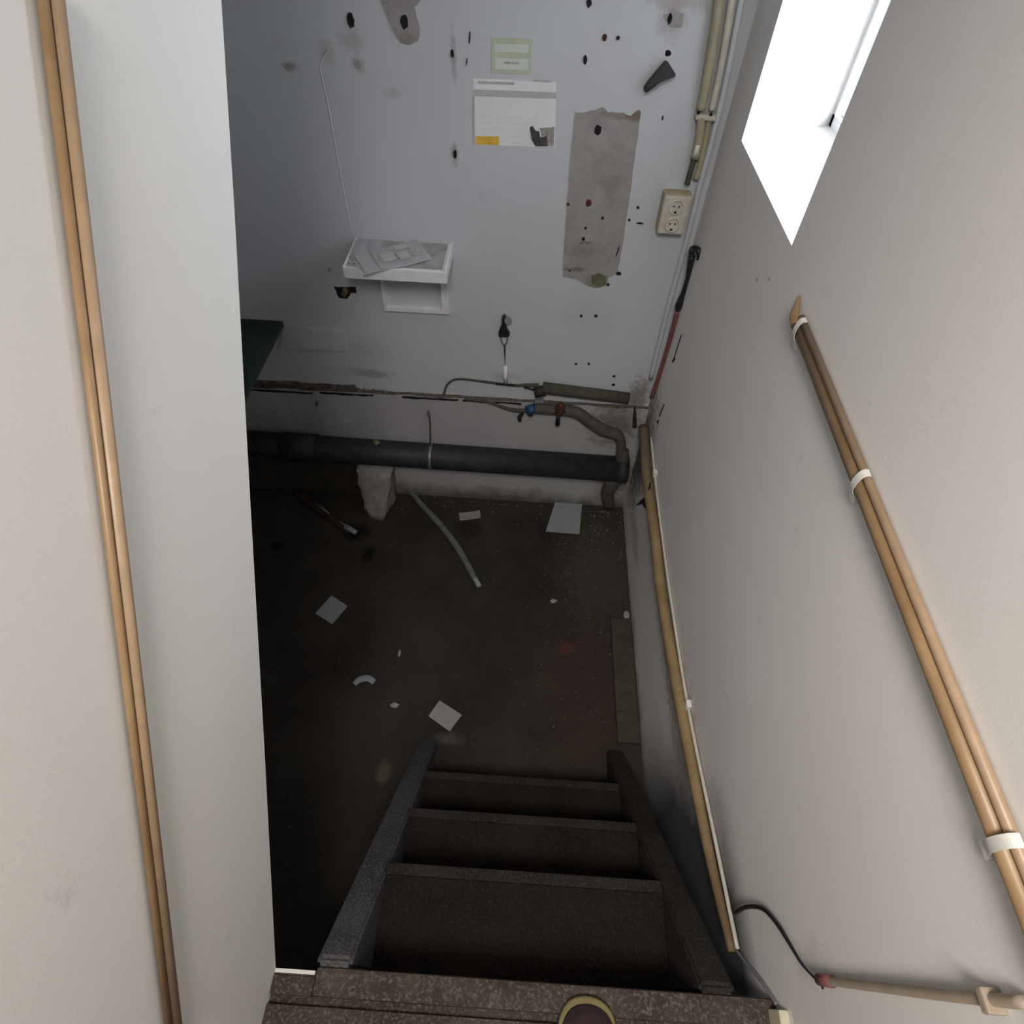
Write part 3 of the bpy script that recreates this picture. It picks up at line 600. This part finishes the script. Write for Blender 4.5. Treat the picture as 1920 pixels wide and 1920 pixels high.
squiggle('text_line', (-0.123, 2.062, 0.931), (-0.074, 2.062, 0.932), 0.006, 'ink', sk, 0.001, [0.4, 0.45]); 

# ---------------------------------------------------------------- black wedge handle, hook, hole
bm = bmesh.new()
P0 = [(0.281, 2.045, 0.895), (0.286, 2.045, 0.907), (0.328, 2.050, 0.960), (0.336, 2.050, 0.958), (0.366, 2.050, 0.929), (0.360, 2.050, 0.924), (0.328, 2.045, 0.916), (0.318, 2.045, 0.906), (0.310, 2.045, 0.903), (0.293, 2.045, 0.886), (0.284, 2.045, 0.887)]
bm = prism(bm, P0, (0, -0.018, 0)); bmesh.ops.bevel(bm, geom=bm.edges[:], offset=0.002, segments=2, affect='EDGES')
hd = tag(link('wedge_grip', bm, M['black']), 'black tapered plastic grip sticking out high on the back wall', 'handle')
link('stem', tb([Vector((0.334, 2.048, 0.939)), Vector((0.336, 2.062, 0.935))], 0.008, sm=False), M['black'], hd)
hk = thing('wall_hook', 'small black wall clip with grey button, wire loop and hanging black spike', 'hook', (-0.104, 2.062, 0.071))
bm = prism(bmesh.new(), [(-0.114, 2.056, 0.117), (-0.104, 2.056, 0.127), (-0.094, 2.056, 0.114), (-0.095, 2.056, 0.070), (-0.081, 2.056, 0.047), (-0.085, 2.056, 0.034), (-0.124, 2.056, 0.031), (-0.126, 2.056, 0.049), (-0.114, 2.056, 0.086)], (0, -0.018, 0))
bm2 = bm; link('clip_body', bm, M['black'], hk)
link('hook_back', bx(Vector((-0.104, 2.062, 0.080)) + Vector((-0.008, -0.008, -0.01)), Vector((-0.104, 2.062, 0.080)) + Vector((0.008, 0, 0.01))), M['black'], hk)
link('button', disc((-0.090, 2.038, 0.111), 0.014, (0.15, -1, 0.25), 0.008), M['greydisc'], hk)
link('wire_loop', tb([(-0.115, 2.047, 0.036), (-0.114, 2.047, 0.006), (-0.101, 2.047, -0.009), (-0.091, 2.047, 0.007), (-0.093, 2.047, 0.037)], 0.0032, seg=8), M['steel'], hk, True)
link('spike', tb([(-0.101, 2.050, -0.014), (-0.097, 2.052, -0.113)], 0.004, sm=False, radii=[0.0042, 0.0008]), M['black'], hk, True)
tag(link('stub_pipe', tb([(-0.097, 2.050, -0.117), (-0.093, 2.050, -0.207)], 0.009, sm=False), M['paper'], None, True), 'short white pipe stub coming down to the thin pipe under the hook', 'pipe')
ho = thing('wall_hole', 'ragged hole broken in the back wall below the shelf, brass fitting inside', 'hole', (-0.718, 2.062, 0.179))
link('cavity', prism(bmesh.new(), ragged([(-0.759, 2.062, 0.198), (-0.710, 2.062, 0.199), (-0.673, 2.062, 0.202), (-0.677, 2.062, 0.177), (-0.698, 2.062, 0.175), (-0.715, 2.062, 0.152), (-0.748, 2.062, 0.152)], 0.002, 3), (0, -0.003, 0)), M['hole'], ho)
link('pipe_end', tb([(-0.720, 2.058, 0.194), (-0.714, 2.052, 0.187), (-0.727, 2.058, 0.169)], 0.010, seg=12), M['olivespot'], ho, True)
link('pipe_end', tb([(-0.700, 2.058, 0.191), (-0.728, 2.058, 0.156)], 0.005, sm=False), M['rust'], ho, True)

# ---------------------------------------------------------------- pipes at the back
bp = thing('drain_pipe', 'thick dusty black drain pipe running low along the back wall', 'pipe', (-0.4, 1.975, -0.62))
A, B_ = Vector((-1.300, 1.972, -0.599)), Vector((0.481, 1.972, -0.620)); dd = (B_ - A).normalized()
A2 = A - dd * 0.75
link('barrel', tb([A2, B_ + dd * 0.015], 0.062, sm=False, seg=36), M['sewer'], bp, True)
for q, L_ in ((0.16, 0.16),):
    link('socket_joint', tb([A + dd * q, A + dd * (q + L_)], 0.068, sm=False, seg=36), M['sewer'], bp, True)
link('end_cap', tb([B_ - dd * 0.03, B_ + dd * 0.02], 0.066, sm=False, seg=36), M['sewer'], bp, True)
hc = Vector((-0.435, 1.972, -0.590)); tt = (hc - A).dot(dd); hc = A + dd * tt
link('hanger_band', tb([hc - dd * 0.007, hc + dd * 0.007], 0.0655, sm=False, seg=36), M['steel'], bp, True)
link('hanger_rod', tb([(-0.439, 2.027, -0.378), (-0.435, 2.022, -0.432), hc + Vector((0, 0.0, 0.066))], 0.003, seg=8), M['brown'], bp, True)
link('hanger_plate', prism(bmesh.new(), [(-0.451, 2.032, -0.396), (-0.438, 2.032, -0.363), (-0.429, 2.032, -0.395), (-0.441, 2.032, -0.422)], (0, -0.006, 0)), M['greydisc'], bp)
link('tap_spur', blobmesh(Vector((-0.675, 1.930, -0.498)), (0.018, 0.014, 0.012), 3, 0.5, 2), M['olivespot'], bp, True)
# lagged pipe stub, thin pipe, hose with valves
lg = thing('lagged_pipe', 'short olive lagged pipe at the right end of the back wall ledge', 'pipe', (0.25, 2.03, -0.25))
link('lagging', tb([(0.069, 2.034, -0.208), (0.444, 2.034, -0.239)], 0.0255, sm=False, seg=20), M['olive'], lg, True)
link('pipe_end', tb([(0.036, 2.034, -0.234), (0.079, 2.034, -0.222)], 0.024, sm=False, seg=16), M['brown'], lg, True)
link('bracket', bx(Vector((0.060, 2.062, -0.295)) - Vector((0.022, 0.03, 0.030)), Vector((0.060, 2.062, -0.295)) + Vector((0.018, 0.0, 0.012)), 0.003), M['greydisc'], lg)
tp = [(0.050, 2.042, -0.202), (-0.007, 2.047, -0.210), (-0.065, 2.050, -0.217), (-0.192, 2.050, -0.206), (-0.278, 2.050, -0.200), (-0.324, 2.048, -0.208), (-0.353, 2.046, -0.244), (-0.363, 2.032, -0.280)]
tag(link('thin_pipe', tb(tp, 0.005, seg=10, radii=[0.009, 0.006, 0.0045, 0.0045, 0.0045]), M['olive'], None, True), 'thin grey pipe bending down to the ledge left of the lagged pipe', 'pipe')
for a, b in (((-0.134, 2.044, -0.211), (-0.051, 2.044, -0.211)), ((-0.013, 2.044, -0.220), (0.036, 2.044, -0.231))):
    link('pipe_gap', tb([a, b], 0.004, sm=False, seg=8), M['hole'], wb)
hs = thing('flexible_hose', 'thick grey hose with a rusty valve and blue tape curving down to the drain pipe', 'hose', (0.25, 1.99, -0.45))
link('sleeve', tb([(0.041, 2.007, -0.304), (0.128, 2.007, -0.304), (0.223, 2.007, -0.312), (0.288, 2.007, -0.360), (0.355, 2.007, -0.407), (0.418, 2.007, -0.428), (0.440, 2.007, -0.453), (0.455, 2.002, -0.502), (0.462, 1.992, -0.562)], 0.024, seg=18, radii=[0.022, 0.024, 0.026, 0.026, 0.028, 0.025, 0.022, 0.022, 0.024]), M['hose'], hs, True)
link('blue_tape', tb([(0.007, 2.007, -0.319), (0.043, 2.007, -0.301)], 0.022, sm=False, seg=16), M['blue'], hs, True)
link('tape_tail', blobmesh(Vector((0.022, 1.992, -0.327)), (0.012, 0.008, 0.010), 1, 0.4, 2), M['black'], hs, True)
v = link('valve', blobmesh(Vector((0.150, 1.987, -0.284)), (0.022, 0.02, 0.030), 2, 0.6, 3, 2.5), M['rust'], hs, True)
link('valve_stem', tb([(0.145, 1.982, -0.302), (0.146, 1.982, -0.368)], 0.008, sm=False, radii=[0.007, 0.007, 0.011, 0.011]), M['black'], v, True)
link('pipe_run', tb([(-0.273, 2.026, -0.290), (-0.167, 2.026, -0.300), (-0.084, 2.022, -0.327), (-0.024, 2.012, -0.326), (0.011, 2.007, -0.316)], 0.007, seg=10, radii=[0.006, 0.007, 0.009, 0.010]), M['olive'], hs, True)
link('drip_leg', tb([(-0.019, 2.012, -0.320), (-0.014, 2.012, -0.344), (-0.025, 2.012, -0.364), (-0.022, 2.012, -0.386)], 0.009, seg=10, radii=[0.008, 0.007, 0.010, 0.008]), M['black'], hs, True)
# trap below the pipe end
tp_ = [(0.464, 1.990, -0.514), (0.472, 1.975, -0.624), (0.442, 1.955, -0.700), (0.433, 1.960, -0.787), (0.458, 1.980, -0.892)]
tag(link('downpipe_elbow', tb(tp_, 0.03, seg=18, radii=[0.028, 0.036, 0.036, 0.032, 0.030]), M['olive'], None, True), 'dirty elbow dropping from the end of the drain pipe to the floor', 'pipe')
cy = [(0.480, 2.042, -0.289), (0.489, 2.037, -0.340), (0.500, 2.032, -0.399)]
tag(link('hanging_cable_end', tb(cy, 0.007, seg=10, radii=[0.004, 0.007, 0.009, 0.010]), M['brown'], None, True), 'short brown cable end hanging in the corner right of the lagged pipe', 'cable')
# pale stone block under the pipe
bm = bmesh.new()
tp1 = [(-0.800, 1.925, -0.69), (-0.625, 1.915, -0.69), (-0.632, 2.03, -0.69), (-0.81, 2.03, -0.69)]
bt1 = [(-0.772, 1.852, FZ), (-0.690, 1.846, FZ), (-0.648, 1.97, FZ), (-0.78, 2.03, FZ)]
n1 = 8; rows = []
for i in range(n1 + 1):
    f = i / n1; ring = []
    for k_ in range(4):
        a = Vector(tp1[k_]).lerp(Vector(bt1[k_]), f); b = Vector(tp1[(k_ + 1) % 4]).lerp(Vector(bt1[(k_ + 1) % 4]), f)
        for j in range(6):
            p = a.lerp(b, j / 6); q = noise.noise(p * 18) * 0.010
            ring.append(bm.verts.new(p + Vector((q, q, 0))))
    rows.append(ring)
for i in range(n1):
    m_ = len(rows[i])
    for j in range(m_): bm.faces.new((rows[i][j], rows[i][(j + 1) % m_], rows[i + 1][(j + 1) % m_], rows[i + 1][j]))
bm.faces.new(rows[0]); bm.faces.new(rows[-1][::-1])
tag(link('stone_block', bm, M['stone'], None, True), 'rough pale wedge shaped block propping the black drain pipe', 'block')
# dark skirting left of the block
bm = bx((-2.2, YB - 0.050, FZ), (-0.80, YB - 0.030, -0.70), 0.004); struct('baseboard_back', bm, M['plank'])

# dark green table top hung at the back wall
gt = thing('green_worktop', 'dark green board on the back wall at far left, partly behind the partition', 'worktop', (-1.5, 1.7, 0.02))
link('top', bx((-2.05, 1.30, 0.012), (-1.000, YB - 0.003, 0.034), 0.003), M['green'], gt)
for x in (-1.95, -1.45): link('bracket', prism(bmesh.new(), [(x, YB, 0.012), (x, 1.60, 0.012), (x, YB, -0.30)], (0.03, 0, 0)), M['green'], gt)

# ---------------------------------------------------------------- things lying on the floor
def card(name, label, pts, mat, h=0.004, curl=0.0, cat='card', group=None):
    P = [Vector(p) for p in pts]; bm = bmesh.new(); n_ = 8; T_ = []; D_ = []
    for i in range(n_ + 1):
        u = i / n_; lf = Vector((0, 0, h + curl * (2 * u - 1) ** 2))
        T_.append([bm.verts.new(P[0].lerp(P[1], u) + lf), bm.verts.new(P[3].lerp(P[2], u) + lf)])
        D_.append([bm.verts.new(P[0].lerp(P[1], u) + lf * 0.5), bm.verts.new(P[3].lerp(P[2], u) + lf * 0.5)])
    for i in range(n_):
        bm.faces.new((T_[i][0], T_[i + 1][0], T_[i + 1][1], T_[i][1])); bm.faces.new((D_[i][0], D_[i][1], D_[i + 1][1], D_[i + 1][0]))
        for k_ in (0, 1): bm.faces.new((T_[i][k_], D_[i][k_], D_[i + 1][k_], T_[i + 1][k_]))
    for i in (0, n_): bm.faces.new((T_[i][0], T_[i][1], D_[i][1], D_[i][0]))
    return tag(link(name, bm, M[mat]), label, cat, group)
card('paper_card', 'square grey card lying diagonally on the dark floor near the partition', [(-0.897, 1.292, -0.975), (-0.846, 1.391, -0.975), (-0.760, 1.340, -0.975), (-0.807, 1.244, -0.975)], 'greypaper')
card('paper_card', 'square off-white card lying by the foot of the stairs', [(-0.319, 0.860, -0.975), (-0.282, 0.928, -0.975), (-0.183, 0.874, -0.975), (-0.225, 0.804, -0.975)], 'warmpaper')
card('paper_sheet', 'bent grey sheet leaning at the foot of the back wall', [(0.141, 1.836, -0.975), (0.193, 2.065, -0.975), (0.333, 2.072, -0.975), (0.312, 1.832, -0.975)], 'greypaper', 0.006, 0.004, 'paper')
card('paper_scrap', 'narrow white scrap of paper near the back wall', [(-0.313, 1.923, -0.975), (-0.205, 1.949, -0.975), (-0.197, 1.900, -0.975), (-0.302, 1.874, -0.975)], 'warmpaper', 0.003, 0.004, 'paper')
o = tag(link('paper_curl', tb([(-0.647, 0.972, -0.969), (-0.627, 0.995, -0.969), (-0.595, 1.002, -0.969), (-0.565, 0.987, -0.969)], 0.012, flat=0.35, radii=[0.010, 0.014, 0.015, 0.014, 0.012]), M['greypaper'], None, True), 'curved pale scrap lying on the floor midway to the back wall', 'paper')
tag(link('paper_chip', blobmesh(Vector((-0.463, 0.896, -0.971)), (0.020, 0.012, 0.004), 4, 0.5, 2), M['greypaper'], None, True), 'tiny pale chip left of the off-white card', 'chip')
tag(link('pebble', blobmesh(Vector((0.522, 1.382, -0.965)), (0.016, 0.024, 0.010), 6, 0.3, 2), M['stone'], None, True), 'pale oval pebble on the floor against the right wall', 'stone')
tag(link('chip_upright', blobmesh(Vector((-0.483, 1.124, -0.969)), (0.007, 0.018, 0.006), 8, 0.3, 2), M['warmpaper'], None, True), 'small slim pale flake in the middle of the floor', 'chip')
tag(link('plaster_flake', blobmesh(Vector((0.186, 1.434, -0.970)), (0.016, 0.012, 0.006), 9, 0.6, 2), M['greypaper'], None, True), 'small pale flake right of the middle of the floor', 'chip')
gh = thing('grey_hose', 'length of grey hose lying from the back wall out across the floor', 'hose', (-0.349, 1.758, -0.975))
link('tube', tb([(-0.608, 2.068, -0.953), (-0.512, 1.957, -0.957), (-0.398, 1.832, -0.957), (-0.302, 1.709, -0.957), (-0.235, 1.600, -0.957), (-0.192, 1.522, -0.959)], 0.016, seg=14, radii=[0.012, 0.015, 0.016, 0.017, 0.017, 0.014]), M['greyrod'], gh, True)
link('pale_end', tb([(-0.198, 1.538, -0.961), (-0.165, 1.482, -0.963)], 0.012, sm=False, seg=12), M['greypaper'], gh, True)
br = thing('brown_rod', 'dark brown rod with a white tip lying left of the pale block', 'rod', (-0.981, 1.863, -0.975))
link('shaft', tb([(-1.173, 1.985, -0.953), (-1.022, 1.877, -0.953), (-0.843, 1.755, -0.955)], 0.020, seg=14), M['brown'], br, True)
link('white_tip', tb([(-0.860, 1.766, -0.935), (-0.800, 1.733, -0.939)], 0.013, sm=False, seg=12), M['greypaper'], br, True)
link('white_flake', tb([(-1.044, 1.899, -0.929), (-0.960, 1.837, -0.931)], 0.005, radii=[0.002, 0.005, 0.008, 0.004]), M['greypaper'], br, True)
link('white_flake', tb([(-0.900, 1.798, -0.933), (-0.860, 1.767, -0.933)], 0.005, sm=False), M['olivespot'], br, True)
tag(link('floor_plank', bx((0.447, 0.80, FZ), (0.538, 1.36, FZ + 0.022), 0.004), M['plank']), 'dirty brown board lying on the floor along the right wall', 'board')
# grit scattered on the floor
bm = bmesh.new()
def grit(x, y, s, z=FZ):
    c = Vector((x, y, z + s * 0.3)); bmesh.ops.convex_hull(bm, input=[bm.verts.new(c + Vector((random.uniform(-1, 1), random.uniform(-1, 1), random.uniform(-0.3, 0.6))) * s) for _ in range(6)])
for i in range(260): grit(random.uniform(-1.4, 0.52), random.uniform(0.1, 1.95), random.uniform(0.001, 0.0035))
for i in range(320): grit(min(0.52, random.gauss(0.30, 0.16)), random.uniform(0.85, 2.0), random.uniform(0.001, 0.0055))
for i in range(150): grit(random.gauss(0.42, 0.08), min(1.99, random.gauss(1.9, 0.12)), random.uniform(0.002, 0.009))
for i in range(120): grit(random.uniform(-0.7, 0.5), min(2.02, random.gauss(1.98, 0.03)), random.uniform(0.002, 0.008))
tag(link('floor_grit', bm, M['debris']), 'grit and plaster crumbs scattered over the dark basement floor', 'grit', kind='stuff')

# ---------------------------------------------------------------- shoe of the person on the landing
shoe = thing('shoe', 'toe of a burgundy shoe with yellowish sole edge on the landing', 'shoe', (0.182, -0.12, 0.0))
out = [(-0.036, -0.27), (0.036, -0.27), (0.041, -0.20), (0.040, -0.13), (0.051, -0.075), (0.055, -0.045), (0.050, -0.015), (0.030, 0.004), (0.0, 0.010), (-0.030, 0.002), (-0.048, -0.022), (-0.052, -0.05), (-0.047, -0.09), (-0.038, -0.15), (-0.040, -0.21)]
cxs = 0.180
loop = smooth_path([(x + cxs, y - 0.006, 0) for x, y in out + [out[0]]], 5)[:-1]
bm = bmesh.new(); rings = []
for z, k_ in ((0.0, 0.97), (0.004, 1.0), (0.020, 1.0), (0.024, 0.97)):
    rings.append([bm.verts.new((cxs + (p.x - cxs) * k_, -0.13 + (p.y + 0.13) * k_, z)) for p in loop])
for a_, b_ in zip(rings, rings[1:]):
    for i in range(len(loop)): bm.faces.new((a_[i], a_[(i + 1) % len(loop)], b_[(i + 1) % len(loop)], b_[i]))
bm.faces.new(rings[0][::-1]); bm.faces.new(rings[-1]); link('sole', bm, M['sole'], shoe, True)
bm = bmesh.new(); rings = []
for z, k_, sh_, hh in ((0.022, 0.91, 0.001, 0), (0.034, 0.90, 0, 0), (0.046, 0.76, -0.006, 0), (0.056, 0.58, -0.016, 0.02), (0.062, 0.36, -0.028, 0.03)):
    rings.append([bm.verts.new((cxs + (p.x - cxs) * k_, -0.13 + (p.y + 0.13) * k_ + sh_, z + hh * max(0, min(1, (-0.06 - p.y) / 0.12)))) for p in loop])
for a_, b_ in zip(rings, rings[1:]):
    for i in range(len(loop)): bm.faces.new((a_[i], a_[(i + 1) % len(loop)], b_[(i + 1) % len(loop)], b_[i]))
bm.faces.new(rings[0][::-1]); bm.faces.new(rings[-1]); link('upper', bm, M['shoe'], shoe, True)
for i in range(4):
    y = -0.105 - i * 0.022; link('lace', tb([(cxs - 0.020, y, 0.088), (cxs, y - 0.003, 0.094), (cxs + 0.020, y, 0.088)], 0.0025, seg=8), M['greydisc'], shoe, True)
